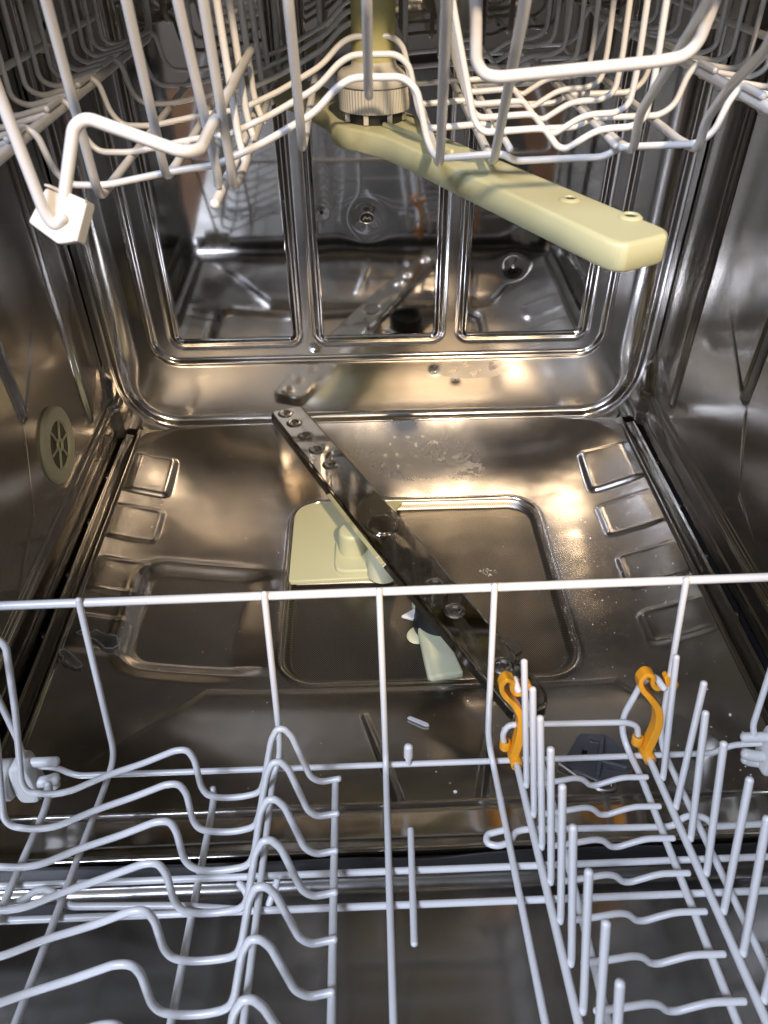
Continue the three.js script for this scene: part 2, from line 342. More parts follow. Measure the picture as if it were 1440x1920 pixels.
// open door: its inner panel rises 12 degrees towards the viewer
{
  const th = 12 * Math.PI / 180;
  const dh = (x, w) => {
    let h = -0.0015 + 0.0085 * bell(w + 0.0005, 0.0036) - 0.006 * ss(0.001, -0.004, w);
    h -= 0.0015 * ss(0.02, 0.09, w);
    return h + 1.2 * wobble(x, w, 77);
  };
  const g = sheet(-0.283, 0.283, 200, 0, 0.62, 220, dh, (x, w, h) => V(x, w * Math.sin(th) + h * Math.cos(th), 0.4915 + w * Math.cos(th) - h * Math.sin(th)));
  part('door', g, M.door, washer, 'open door, its brushed inner panel facing up');
  const edge = box(0.59, 0.03, 0.02, 0, 0.62 * Math.sin(th) + 0.002, 0.4935 + 0.635 * Math.cos(th), 0.004); part('door_edge', edge, M.rubber, washer);
}
// round vent cover on the left wall
{
  const vent = part('vent_cover', (() => { const g = lathe([[0.0195, 0.0006], [0.0205, 0.0028], [0.0215, 0.0034], [0.0305, 0.0034], [0.0325, 0.0026], [0.0332, 0.0], [0.0332, -0.004]], 56); g.rotateZ(-Math.PI / 2); g.translate(-0.2778, 0.0895, 0.1595); return g; })(), M.ventCream, washer, 'round pale green vent cover with six spokes');
  const back = new THREE.CylinderGeometry(0.0205, 0.0205, 0.001, 40); back.rotateZ(Math.PI / 2); back.translate(-0.2768, 0.0895, 0.1595);
  part('opening', back, M.ventDark, vent);
  for (let k = 0; k < 6; k++) {
    const a = k * Math.PI / 3 + 0.45, g = box(0.0018, 0.0155, 0.0013, 0, 0.0125, 0, 0.0004); g.rotateX(a); g.translate(-0.2754, 0.0895, 0.1595); part('spoke', g, M.ventCream, vent);
  }
  const hub = lathe([[0.0038, -0.0006], [0.0038, 0.0012], [0.0056, 0.0012], [0.0056, -0.0006]], 28); hub.rotateZ(-Math.PI / 2); hub.translate(-0.2754, 0.0895, 0.1595); part('hub_ring', hub, M.ventCream, vent);
}
// water feed duct at the upper back
part('water_duct', box(0.185, 0.10, 0.022, 0.085, 0.437, 0.03, 0.006, 4), M.olive, washer, 'olive plastic water duct high on the rear wall');

// ---------------------------------------------------------------- filter: screen, cover plate, cylinder
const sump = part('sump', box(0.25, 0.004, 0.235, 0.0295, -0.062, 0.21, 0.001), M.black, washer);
function trayY(x, z) {
  const d = -sdBox(x - WELL[0], z - WELL[1], 0.1205, 0.112, 0.029);
  const e = Math.max(x - 0.006, z - 0.204);      // the cover plate takes the rear left corner
  const dd = Math.min(d, e + 0.004);
  let h = -0.0318 - 0.0068 * ss(0.0008, 0.0075, dd);
  h += 0.0004 * bell(dd - 0.0005, 0.0012);
  h += 0.0018 * bell(Math.hypot((x - 0.05) * 0.8, z - 0.155), 0.03) + 0.0016 * bell(Math.hypot(x + 0.035, (z - 0.25) * 0.9), 0.03);
  h -= 0.002 * bell(Math.hypot(x - 0.035, z - 0.22), 0.04);
  return h + 0.0003 * noise(x * 50, z * 50, 6);
}
const screenGeo = sheet(WELL[0] - 0.1205, WELL[0] + 0.1205, 190, WELL[1] - 0.112, WELL[1] + 0.112, 180, trayY, (x, z, y) => V(x, y, z), (x, z) => sdBox(x - WELL[0], z - WELL[1], 0.1205, 0.112, 0.029) < 0.0007 && Math.max(x - 0.006, z - 0.204) > -0.003);
{ const u = screenGeo.attributes.uv; for (let i = 0; i < u.count; i++) u.setXY(i, u.getX(i) * 0.241 / 0.0019, u.getY(i) * 0.224 / 0.0019); }
const filter = thing('filter_screen', 'perforated steel filter screen sunk in the middle of the tub floor', 'filter');
part('screen', screenGeo, M.mesh, filter);
{
  const pts = []; const rr = roundPoly([[WELL[0] - 0.1212, WELL[1] - 0.1128], [WELL[0] + 0.1212, WELL[1] - 0.1128], [WELL[0] + 0.1212, WELL[1] + 0.1128], [WELL[0] - 0.1212, WELL[1] + 0.1128]], 0.03, 8);
  for (const p of rr) pts.push([p[0], -0.0318, p[1]]); pts.push(pts[0]);
  part('rim', wireGeo(pts, 0.0008, 0.002, 8), M.screw, filter);
}
const cover = thing('sump_cover', 'pale green plastic cover plate at the rear left of the filter screen', 'cover');
{
  const o = roundPoly([[-0.0905, -0.0985], [0.0185, -0.0985], [0.0085, -0.116], [0.0035, -0.2075], [-0.0905, -0.2105]].map(p => [p[0], p[1]]), [0.026, 0.004, 0.012, 0.012, 0.004], 8);
  const g = extr(o, 0.005, 0.0014, true); g.rotateX(-Math.PI / 2); g.translate(0, -0.0345, 0); part('plate', g, M.cream, cover);
  const pl = extr(roundPoly([[-0.049, -0.158], [0.0, -0.158], [0.0, -0.2045], [-0.049, -0.2045]], 0.011, 7), 0.006, 0.002, true); pl.rotateX(-Math.PI / 2); pl.translate(0, -0.0305, 0); part('plinth', pl, M.cream, cover);
  const po = lathe([[0, 0.026], [0.0095, 0.026], [0.0118, 0.0243], [0.0124, 0.0215], [0.0126, 0.0], [0.0145, -0.002]], 40); po.translate(-0.0325, -0.0255, 0.1755); part('post', po, M.cream, cover);
  const kn = lathe([[0, 0.008], [0.006, 0.0075], [0.0072, 0.005], [0.0075, 0]], 28); kn.translate(-0.0115, -0.025, 0.1915); part('knob', kn, M.whitePlastic, cover);
}
const cyl = thing('cylinder_filter', 'dark round filter cup with a pale wedge handle under the lower spray arm', 'filter');
{
  const c = lathe([[0.0, 0.024], [0.018, 0.024], [0.0185, 0.030], [0.0215, 0.030], [0.0215, 0.012], [0.023, 0.010], [0.023, 0]], 40); c.translate(0.041, -0.038, 0.262); part('cup', c, M.black, cyl);
  const o = roundPoly([[0.018, -0.238], [0.034, -0.238], [0.0545, -0.3205], [0.0265, -0.326]], [0.003, 0.003, 0.003, 0.005], 5);
  const h = extr(o, 0.0115, 0.0025, true); h.rotateX(-Math.PI / 2);
  { const p = h.attributes.position; for (let i = 0; i < p.count; i++) { const z = p.getZ(i), x = p.getX(i), mid = mix(0.026, 0.0405, (z - 0.238) / 0.085); if (p.getY(i) > 0.006) p.setY(i, p.getY(i) + 0.0012 - 0.10 * Math.abs(x - mid)); } h.computeVertexNormals(); }
  h.translate(0, -0.0375, 0); part('handle', toCreasedNormals(h, 0.5), M.creamDull, cyl, 'pale wedge shaped grip');
  const tab = extr(roundPoly([[0.006, -0.252], [0.019, -0.243], [0.021, -0.258]], 0.001, 3), 0.003, 0.0007); tab.rotateX(-Math.PI / 2); tab.translate(0.002, -0.030, 0.006); part('tab', tab, M.whitePlastic, cyl);
  const di = lathe([[0, 0.003], [0.0075, 0.003], [0.009, 0]], 28); di.translate(0.021, -0.0375, 0.272); part('flange', di, M.creamDull, cyl);
}

// ---------------------------------------------------------------- lower spray arm
{
  const arm = thing('lower_spray_arm', 'flat polished steel spray arm lying diagonally across the tub floor', 'spray arm');
  const dir = new THREE.Vector2(0.093 + 0.1006, 0.4045 - 0.0150).normalize(), H = [-0.0055, 0.2045], L = 0.217;
  const o = roundPoly([[-L, -0.0172], [-L + 0.004, 0.0175], [-0.03, 0.0195], [0.03, 0.0195], [L - 0.012, 0.0165], [L, 0.0095], [L - 0.004, -0.0145], [0.03, -0.0195], [-0.03, -0.0195]], [0.008, 0.007, 0.02, 0.02, 0.01, 0.006, 0.009, 0.02, 0.02], 6);
  const g = extr(o, 0.0125, 0.0028, true); g.rotateX(-Math.PI / 2);       // shape x -> x, y -> -z
  { const p = g.attributes.position, uv = g.attributes.uv; for (let i = 0; i < p.count; i++) uv.setXY(i, (p.getX(i) + 0.22) / 0.44, (p.getZ(i) + 0.02) / 0.04); }
  const pivot = new THREE.Group(); // placement only, folded into the meshes below
  pivot.position.set(H[0], 0.0165, H[1]); pivot.rotation.y = -Math.atan2(dir.y, dir.x); pivot.updateMatrix();
  const put = (gg) => { gg.applyMatrix4(pivot.matrix); return gg; };
  const inv = pivot.matrix.clone().invert();
  part('arm_body', put(g), M.arm, arm);
  const noz = (x, z, big) => {
    const q = V(x, 0.0165, z).applyMatrix4(inv), r = big ? 1.35 : 1.38;
    const a = lathe([[0.0012 * r, -0.0004], [0.0024 * r, 0.0002], [0.0034 * r, 0.0013], [0.0043 * r, 0.0014], [0.0054 * r, 0.0004], [0.006 * r, 0]], 28); a.translate(q.x, 0.0125, q.z);
    const n = part('nozzle', put(a), M.plainSteel, arm);
    const b = new THREE.CylinderGeometry(0.0016 * r, 0.0016 * r, 0.0004, 14); b.translate(q.x, 0.0127, q.z); part('hole', put(b), M.black, n);
  };
  [[-0.0994, 0.0238], [-0.0896, 0.0423], [-0.0772, 0.0659], [-0.0653, 0.0903], [-0.0514, 0.1154]].forEach(p => noz(p[0], p[1], false));
  [[0.033, 0.278], [0.0456, 0.3062], [0.0738, 0.3597]].forEach(p => noz(p[0], p[1], true));
  for (const [x, z] of [[-0.0387, 0.1408], [0.0179, 0.2525], [0.0601, 0.3347]]) { const q = V(x, 0, z).applyMatrix4(inv), b = new THREE.CylinderGeometry(0.0011, 0.0011, 0.0005, 12); b.translate(q.x, 0.0125, q.z); part('hole', put(b), M.black, arm); }
  const hubDisc = new THREE.CircleGeometry(0.0114, 48); hubDisc.rotateX(-Math.PI / 2); hubDisc.translate(0, 0.0003, 0);
  const hub = strip([lathe([[0.0114, 0.0003], [0.0120, -0.0004], [0.0127, 0.0008], [0.0133, 0.0008], [0.0142, -0.0001]], 48), hubDisc]); hub.translate(0, 0.0126, 0); part('hub_cap', put(hub), M.armPlain, arm);
  const stem = new THREE.CylinderGeometry(0.012, 0.014, 0.044, 28); stem.translate(H[0], -0.006, H[1]); part('stem', stem, M.creamDull, arm);
}

// ---------------------------------------------------------------- upper spray arm with its feed
{
  const arm = thing('upper_spray_arm', 'pale yellow plastic spray arm hanging under the upper rack', 'spray arm');
  const H = [-0.007, 0.196], T = [0.0980, 0.4002], ang = -Math.atan2(T[1] - H[1], T[0] - H[0]), L = Math.hypot(T[1] - H[1], T[0] - H[0]);
  const half = [];
  for (let i = 0; i <= 48; i++) { const x = mix(-L + 0.006, L, i / 48); half.push([x, 0.0146 + 0.0122 * bell(x, 0.025) + 0.0004 * Math.abs(x) / L]); }
  const top = half.map(p => p.slice()), bot = half.map(p => [p[0], -p[1]]).reverse();
  const ol = [...top.slice(4, 45), ...roundPoly([top[44], top[48], bot[0], bot[4]], 0.0095, 8).slice(9, 27), ...bot.slice(4, 45), ...roundPoly([bot[44], bot[48], top[0], top[4]], 0.0095, 8).slice(9, 27)];
  const g = extr(ol, 0.0125, 0.0022, true); g.rotateX(-Math.PI / 2);
  const m = new THREE.Matrix4().makeRotationY(ang).setPosition(H[0], 0.3315, H[1]), inv = m.clone().invert();
  g.applyMatrix4(m); part('arm_body', g, M.cream, arm);
  for (const [x, z, k] of [[0.0767, 0.3508, 1], [0.0972, 0.3748, 1.05], [-0.075, 0.055, 1]]) {
    const a = lathe([[0.0022 * k, -0.001], [0.0024 * k, 0.0010], [0.0036 * k, 0.0012], [0.0050 * k, 0.0]], 28); a.translate(x, 0.3441, z); const n = part('nozzle', a, M.cream, arm);
    const b = new THREE.CylinderGeometry(0.0023 * k, 0.0023 * k, 0.0004, 16); b.translate(x, 0.3444, z); part('hole', b, M.ventDark, n);
  }
  const ridge = wireGeo([V(0.02, 0.0135, 0.004), V(0.045, 0.0131, 0.001), V(0.085, 0.0126, 0.0)].map(p => p.applyMatrix4(m)), 0.0018, 0.01); part('ridge', ridge, M.cream, arm);
  const feed = thing('spray_feed', 'grey ribbed collar nut and feed tube joining the upper arm to the upper rack', 'fitting');
  const col = []; const cg = new THREE.CylinderGeometry(0.0212, 0.0206, 0.0125, 264, 1, true);
  { const p = cg.attributes.position; for (let i = 0; i < p.count; i++) { const a = Math.atan2(p.getZ(i), p.getX(i)), r = Math.hypot(p.getX(i), p.getZ(i)), k = r + 0.00042 * Math.sin(a * 66); p.setX(i, Math.cos(a) * k); p.setZ(i, Math.sin(a) * k); } cg.computeVertexNormals(); }
  cg.translate(H[0], 0.3565, H[1]); part('collar', cg, M.collar, feed);
  const ring = lathe([[0.0206, -0.0005], [0.0212, 0.001], [0.0219, 0.001], [0.0219, 0.0035], [0.0212, 0.0042], [0.0212, 0.0058], [0.0195, 0.0075], [0.0135, 0.0095], [0.0125, 0.0125]], 56); ring.translate(H[0], 0.3627, H[1]); part('cap_ring', ring, M.collar, feed);
  const neck = lathe([[0.0175, 0], [0.018, 0.0065]], 40); neck.translate(H[0], 0.3438, H[1]); part('neck', neck, M.black, feed);
  for (let k = 0; k < 8; k++) { const a = k * Math.PI / 4 + 0.3, b = box(0.003, 0.0055, 0.003, H[0] + Math.cos(a) * 0.0182, 0.3472, H[1] + Math.sin(a) * 0.0182, 0.0005); part('lug', b, M.collar, feed); }
  const tube = new THREE.CylinderGeometry(0.0125, 0.0125, 0.11, 32); tube.translate(H[0], 0.428, H[1]); part('tube', tube, M.olive, feed);
  const pipe = box(0.026, 0.022, 0.17, H[0], 0.452, 0.11, 0.006, 4); part('pipe', pipe, M.olive, feed);
}

// ---------------------------------------------------------------- upper rack
{
  const rack = thing('upper_rack', 'white coated wire upper rack hanging at the top of the tub', 'dish rack');
  const W = (n, pts, r = 0.00165, rc = 0.007, mat = M.white, label) => part(n, wireGeo(pts, r, rc), mat, rack, label);
  const prof = [[-0.1685, 0.3705], [-0.1635, 0.367], [-0.1605, 0.352], [-0.155, 0.345], [-0.138, 0.3445], [-0.104, 0.3505], [-0.085, 0.3525], [-0.062, 0.3615], [-0.037, 0.374], [-0.026, 0.3845], [-0.019, 0.388], [0.003, 0.388], [0.0095, 0.383], [0.0145, 0.362], [0.019, 0.3535], [0.046, 0.3553], [0.051, 0.355], [0.0565, 0.352], [0.099, 0.353], [0.106, 0.3573], [0.142, 0.358], [0.149, 0.363], [0.1525, 0.377], [0.157, 0.3825]];
  [0.318, 0.262, 0.206, 0.150, 0.094, 0.040].forEach(z => W('cross_wire', [[-0.1685, 0.3705, z + 0.022], ...prof.map(p => [p[0], p[1], z]), [0.157, 0.3825, z + 0.022]], 0.00165, 0.0055));
  W('rail', [[-0.1690, 0.4, 0.465], [-0.1690, 0.3665, 0.45], [-0.1690, 0.366, 0.03], [-0.1690, 0.44, 0.025]], 0.0026, 0.02);
  W('rail', [[0.1585, 0.41, 0.465], [0.1585, 0.379, 0.45], [0.1585, 0.378, 0.03], [0.1585, 0.44, 0.025]], 0.0026, 0.02);
  // lengthwise wires run up at the front as the sloping front grille
  const longs = [
    [[-0.1225, 0.4465, 0.388], [-0.126, 0.424, 0.375], [-0.136, 0.350, 0.338], [-0.140, 0.3405, 0.322], [-0.139, 0.3415, 0.30]],
    [[-0.0955, 0.4465, 0.388], [-0.098, 0.424, 0.375], [-0.1055, 0.358, 0.333], [-0.108, 0.348, 0.320], [-0.1075, 0.3475, 0.30]],
    [[-0.0785, 0.446, 0.388], [-0.080, 0.423, 0.375], [-0.082, 0.352, 0.331], [-0.0835, 0.346, 0.325]],
    [[-0.069, 0.446, 0.388], [-0.071, 0.423, 0.375], [-0.0755, 0.353, 0.332], [-0.077, 0.343, 0.320], [-0.076, 0.3425, 0.30]],
    [[-0.0405, 0.446, 0.388], [-0.041, 0.423, 0.375], [-0.0425, 0.369, 0.333], [-0.0435, 0.359, 0.320], [-0.043, 0.360, 0.30]],
    [[-0.0132, 0.446, 0.385], [-0.013, 0.423, 0.372], [-0.0125, 0.388, 0.331], [-0.012, 0.3805, 0.317]],
    [[0.010, 0.445, 0.426], [0.012, 0.426, 0.41], [0.0195, 0.360, 0.333], [0.0205, 0.3515, 0.320], [0.0205, 0.3515, 0.30]],
    [[0.0345, 0.443, 0.428], [0.037, 0.423, 0.41], [0.0448, 0.362, 0.333], [0.046, 0.352, 0.321], [0.046, 0.352, 0.30]],
    [[0.0935, 0.445, 0.430], [0.097, 0.425, 0.41], [0.1015, 0.397, 0.370], [0.1045, 0.377, 0.341], [0.111, 0.3565, 0.3225], [0.1105, 0.3545, 0.30]],
    [[0.113, 0.425, 0.430], [0.120, 0.411, 0.41], [0.1335, 0.390, 0.358], [0.1378, 0.371, 0.332], [0.142, 0.3565, 0.322], [0.1415, 0.3545, 0.30]]];
  for (const l of longs) { const e = l[l.length - 1]; W('grille_wire', l.length > 4 ? [...l, [e[0], e[1], 0.035], [e[0], 0.45, 0.022]] : l, 0.0021, 0.008); }
  W('hook', [[-0.139, 0.445, 0.415], [-0.137, 0.401, 0.411], [-0.1335, 0.3625, 0.4105], [-0.1313, 0.3572, 0.4105], [-0.1275, 0.3605, 0.4105]], 0.0022, 0.004);
  W('front_rail', [[-0.19, 0.46, 0.30], [-0.19, 0.4485, 0.434], [0.17, 0.4485, 0.434], [0.17, 0.46, 0.30]], 0.0026, 0.03);
  W('rack_wire', [[-0.19, 0.46, 0.03], [-0.19, 0.4585, 0.3]], 0.0026); W('rack_wire', [[0.17, 0.46, 0.03], [0.17, 0.4585, 0.3]], 0.0026);
  // row of plate tines on the left
  W('tine_rod', [[-0.0845, 0.3405, 0.336], [-0.0825, 0.342, 0.30], [-0.0805, 0.3425, 0.05]], 0.0025, 0.01);
  [0.306, 0.268, 0.225, 0.181, 0.13, 0.08].forEach((z, i) => W('tine', [[-0.078 + 0.001 * i, 0.3405, z + 0.003], [-0.0795, 0.352, z], [-0.0845, 0.455, z - 0.004]], 0.002, 0.006));
  // right: wavy wires with a tine at each end
  [0.311, 0.283, 0.254, 0.224, 0.192, 0.158, 0.122, 0.086, 0.055].forEach((z, i) => {
    const dx = i * 0.0012;
    W('tine_wire', [[0.0165 + dx, 0.45, z], [0.025 + dx, 0.413, z], [0.0368 + dx, 0.3685, z], [0.0415 + dx, 0.363, z], [0.066, 0.3642, z], [0.0705, 0.3642, z], [0.0778, 0.356, z], [0.082, 0.355, z], [0.0965, 0.3637, z], [0.112, 0.3642, z], [0.1175 + dx * 0.4, 0.368, z], [0.1185 + dx * 0.4, 0.382, z], [0.1155 + dx * 0.6, 0.45, z]], 0.0016, 0.006);
  });
  for (const [x, y] of [[0.0525, 0.3592], [0.1015, 0.3597]]) W('rack_wire', [[x, y, 0.325], [x, y, 0.04]], 0.0016);
  // thick shelf bars
  W('shelf_bar', [[0.0185, 0.445, 0.415], [0.022, 0.424, 0.405], [0.0235, 0.4075, 0.4025], [0.0265, 0.4035, 0.402], [0.0315, 0.4025, 0.402], [0.088, 0.4067, 0.402], [0.0955, 0.408, 0.402], [0.0995, 0.412, 0.402], [0.1005, 0.424, 0.405], [0.1015, 0.445, 0.415]], 0.0021, 0.007);
  W('shelf_bar', [[-0.1285, 0.362, 0.405], [-0.1185, 0.389, 0.4005], [-0.1135, 0.3915, 0.400], [-0.0815, 0.3795, 0.400], [-0.0765, 0.3785, 0.393], [-0.077, 0.3785, 0.370], [-0.0765, 0.381, 0.27], [-0.0765, 0.381, 0.20]], 0.00235, 0.006);
  // slipped white plastic clip
  {
    const o = roundPoly([[-0.0105, -0.001], [-0.0035, 0.0115], [0.0115, 0.006], [0.0075, -0.0075], [0.001, -0.0085]], 0.0012, 4);
    const g = extr(o, 0.0036, 0.0008, true), l = extr(roundPoly([[-0.0045, 0.0125], [-0.0025, 0.0128], [0.012, 0.0075], [0.0112, 0.0055]], 0.0006, 3), 0.0075, 0.0006); l.translate(0, 0, -0.004);
    const l2 = extr(roundPoly([[0.0105, 0.0065], [0.0125, 0.0065], [0.0085, -0.0075], [0.0068, -0.007]], 0.0006, 3), 0.0065, 0.0006); l2.translate(0, 0, -0.003);
    const c = strip([g, l, l2]); c.rotateX(-0.55); c.rotateY(-0.15); c.translate(-0.1305, 0.3575, 0.4065);
    part('clip', c, M.whitePlastic, rack, 'white plastic clip hanging loose at the left end of the shelf bar');
  }
  // side grilles, runner rails and wheels
  for (const s of [-1, 1]) {
    const x = s < 0 ? -0.203 : 0.205, y0 = s < 0 ? 0.362 : 0.37;
    for (let k = 0; k < 17; k++) { const z = 0.04 + k * 0.0245; W('side_wire', [[x, 0.462, z], [x, y0 + 0.004, z], [x - s * 0.008, y0, z], [s < 0 ? -0.17 : 0.16, y0 + 0.006, z]], 0.0015, 0.006); }
    for (const y of [y0 + 0.017, y0 + 0.075]) W('side_rail', [[x + s * 0.003, y, 0.03], [x + s * 0.003, y, 0.45]], 0.002);
    part('runner', box(0.008, 0.02, 0.42, s * 0.247, y0 + 0.052, 0.235, 0.002), M.olive, rack);
    for (const z of [0.10, 0.21]) { const w = lathe([[0.0025, -0.004], [0.0135, -0.004], [0.0155, -0.002], [0.0155, 0.002], [0.0135, 0.004], [0.0025, 0.004]], 32); w.rotateZ(Math.PI / 2); w.translate(s * 0.226, y0 + 0.02, z); part('wheel', w, M.collar, rack); }
  }
  part('slide_block', box(0.006, 0.05, 0.026, -0.2085, 0.4325, 0.226, 0.0015), M.olive, rack);
}

// ---------------------------------------------------------------- lower rack, pulled out onto the door (tilted 12 degrees)
const lower = thing('lower_rack', 'white coated wire lower rack pulled out over the open door', 'dish rack');
lower.position.set(0, 0.03355, 0.4363); lower.rotation.x = -12 * Math.PI / 180;
{
  const W = (n, pts, r = 0.0019, rc = 0.006) => part(n, wireGeo(pts, r, rc, 10), M.white, lower);
  const E = 0.30;
  W('top_rail', [[-0.252, 0.126, E], [-0.2515, 0.1225, 0.03], [-0.246, 0.1215, -0.006], [0.246, 0.1255, -0.006], [0.2515, 0.1265, 0.03], [0.252, 0.128, E]], 0.0025, 0.02);
  W('base_wire', [[-0.176, 0.1255, -0.0035], [-0.175, 0.021, 0.0], [-0.1765, 0.011, 0.001], [-0.1805, 0.0005, 0.009], [-0.1825, 0, E]], 0.0019, 0.009);
  W('base_wire', [[-0.0755, 0.126, -0.0035], [-0.0748, 0.021, 0.0], [-0.0762, 0.008, 0.001], [-0.0798, 0.0, 0.008], [-0.079, 0, E]], 0.0019, 0.009);
  W('base_wire', [[-0.0128, 0.126, -0.0035], [-0.011, 0.006, -0.0002], [-0.0112, 0.0, 0.006], [-0.0145, 0, E]], 0.0019, 0.006);
  W('base_wire', [[0.0505, 0.1268, -0.0035], [0.0515, 0.022, -0.0005], [0.0535, 0.008, 0.0], [0.0552, 0.0, 0.007], [0.0532, 0, E]], 0.0019, 0.009);
  W('base_wire', [[0.1565, 0.1268, -0.0035], [0.1582, 0.018, -0.001], [0.1608, 0.006, 0.0], [0.163, 0.0, 0.006], [0.163, 0, E]], 0.0019, 0.009);
  W('post_wire', [[0.2205, 0.127, -0.0035], [0.215, 0.02, -0.001], [0.2165, 0.014, 0.0]], 0.0019, 0.006);
  W('post_wire', [[-0.243, 0.123, -0.0035], [-0.2295, 0.028, 0.0], [-0.229, 0.014, 0.002], [-0.233, 0.008, 0.006]], 0.0019, 0.009);
  W('cross_wire', [[-0.226, 0.006, -0.002], [-0.214, 0.005, -0.002], [-0.2055, -0.001, -0.002], [-0.2, -0.002, -0.001], [0.193, -0.002, -0.001], [0.199, 0.001, -0.001], [0.2065, 0.0045, -0.001], [0.2225, 0.005, -0.001]], 0.0019, 0.006);
  for (const w of [0.073, 0.093, 0.175, 0.25]) W('cross_wire', [[-0.245, -0.0036, w], [0.245, -0.0036, w]]);
  W('hook_wire', [[0.24, -0.0035, 0.051], [0.173, -0.0035, 0.0525], [0.1685, 0.001, 0.0495], [0.158, 0.001, 0.0475], [0.15, -0.0035, 0.0515], [0.066, -0.0035, 0.0495], [0.060, -0.0035, 0.051], [0.0565, -0.003, 0.058], [0.0485, -0.003, 0.0605], [0.0428, -0.003, 0.058], [0.0438, -0.0025, 0.0527], [0.0555, -0.0005, 0.0515]], 0.0019, 0.005);
  W('hook_wire', [[-0.24, -0.0035, 0.084], [-0.203, -0.0035, 0.0825], [-0.196, 0.001, 0.079], [-0.188, 0.001, 0.080], [-0.178, -0.0035, 0.0865], [-0.122, -0.0035, 0.0885], [-0.089, -0.003, 0.0925], [-0.0842, -0.001, 0.0915], [-0.086, 0.003, 0.0865], [-0.0895, 0.006, 0.084]], 0.0019, 0.004);
  W('hook_wire', [[-0.0745, -0.0035, 0.090], [-0.0715, 0.002, 0.0855], [-0.0705, 0.004, 0.082]], 0.0019, 0.004);
  W('short_wire', [[0.0012, 0.0005, 0.0505], [-0.0012, 0.0005, 0.1165]]);
  W('peg', [[0.003, 0, 0], [0.003, 0.0035, 0]], 0.0019, 0.002); W('peg_cap', [[0.003, 0.0055, 0], [0.003, 0.013, 0]], 0.0029, 0.002);
  // left half: wavy wires carrying bowls
  W('long_wire', [[-0.0415, 0.0065, 0.0175], [-0.0385, 0.0065, E]], 0.0021);
  W('long_wire', [[-0.2112, 0.0085, 0.0148], [-0.2112, 0.0025, 0.0155], [-0.210, 0.0015, 0.03], [-0.209, 0.0015, E]], 0.0021, 0.004);
  W('long_wire', [[-0.115, 0.0015, 0.0165], [-0.1149, -0.0055, 0.0175], [-0.1145, -0.006, 0.03], [-0.112, -0.006, E]], 0.0021, 0.004);
  const wave = [[-0.236, 0.122], [-0.214, 0.1215], [-0.208, 0.115], [-0.2135, 0.071], [-0.2232, 0.016], [-0.2205, 0.0085], [-0.208, 0.006], [-0.196, 0.008], [-0.173, 0.0192], [-0.15, 0.0285], [-0.131, 0.0372], [-0.1242, 0.0372], [-0.1215, 0.030], [-0.1205, 0.008], [-0.1172, 0.0008], [-0.110, -0.0018], [-0.098, -0.0018], [-0.0868, 0.0012], [-0.0832, 0.0105], [-0.0765, 0.0425], [-0.0725, 0.0503], [-0.0685, 0.0505], [-0.0645, 0.0455], [-0.056, 0.0132], [-0.0505, 0.0078], [-0.0395, 0.0102]];
  for (let i = 0; i < 10; i++) { const w = 0.0205 + 0.0247 * i; W('wave_wire', wave.map((p, k) => [p[0] + 0.0006 * noise(i * 3.1, k), p[1] + 0.0006 * noise(i * 2.7, k, 4), w + 0.0005 * noise(i, k, 8)]), 0.0019, 0.0055); }
  // right half: two rails of upright tines with short wavy wires between
  W('tine_rail', [[0.0697, 0, -0.0065], [0.0682, 0, E]], 0.0022); W('tine_rail', [[0.1523, 0, -0.0065], [0.1510, 0, E]], 0.0022);
  for (let i = 0; i < 12; i++) {
    const w = 0.0212 + 0.0215 * i; W('tine', [[0.0717, 0.0005, w + 0.001], [0.0722, 0.003, w], [0.0642 + R(-0.0012, 0.0014), 0.0925 + R(-0.0008, 0.001), w - 0.0003]], 0.0019, 0.003);
    const v = 0.0192 + 0.0216 * i; W('tine', [[0.1545, 0.0005, v + 0.001], [0.155, 0.003, v], [0.1485 + (i === 1 ? 0.0065 : R(-0.002, 0.0012)), 0.0912 + R(-0.0008, 0.001), v - 0.0003]], 0.0019, 0.003);
    const c = 0.0238 + 0.0215 * i; W('wave_wire', [[0.077, 0.0035, c], [0.0885, 0.0052, c], [0.0995, 0.0076, c], [0.1045, 0.0066, c], [0.1093, 0.0012, c], [0.1135, 0.0008, c], [0.1215, 0.0042, c], [0.1285, 0.0066, c], [0.1428, 0.0062, c]], 0.0017, 0.005);
  }
  W('long_wire', [[0.1535, 0.0545, 0.002], [0.1497, 0.0585, -0.006], [0.1455, 0.049, -0.0105], [0.1432, 0.0415, -0.0105], [0.1372, 0.0235, -0.010], [0.1375, 0.011, -0.0085], [0.1405, 0.002, -0.001], [0.1415, 0.002, 0.02], [0.134, 0.002, E]], 0.002, 0.007);
  W('long_wire', [[0.0672, 0.0565, 0.002], [0.0655, 0.061, -0.005], [0.0695, 0.052, -0.009], [0.0765, 0.036, -0.010], [0.0818, 0.012, -0.009], [0.0842, 0.002, 0.0], [0.085, 0.001, 0.02], [0.0785, 0.001, E]], 0.002, 0.007);
  W('cross_wire', [[0.0625, 0.0105, -0.0042], [0.0612, 0.0175, -0.0042], [0.0645, 0.0238, -0.0042], [0.069, 0.0245, -0.0042], [0.1375, 0.0232, -0.0042], [0.1445, 0.020, -0.0042], [0.146, 0.0125, -0.0042]], 0.0019, 0.005);
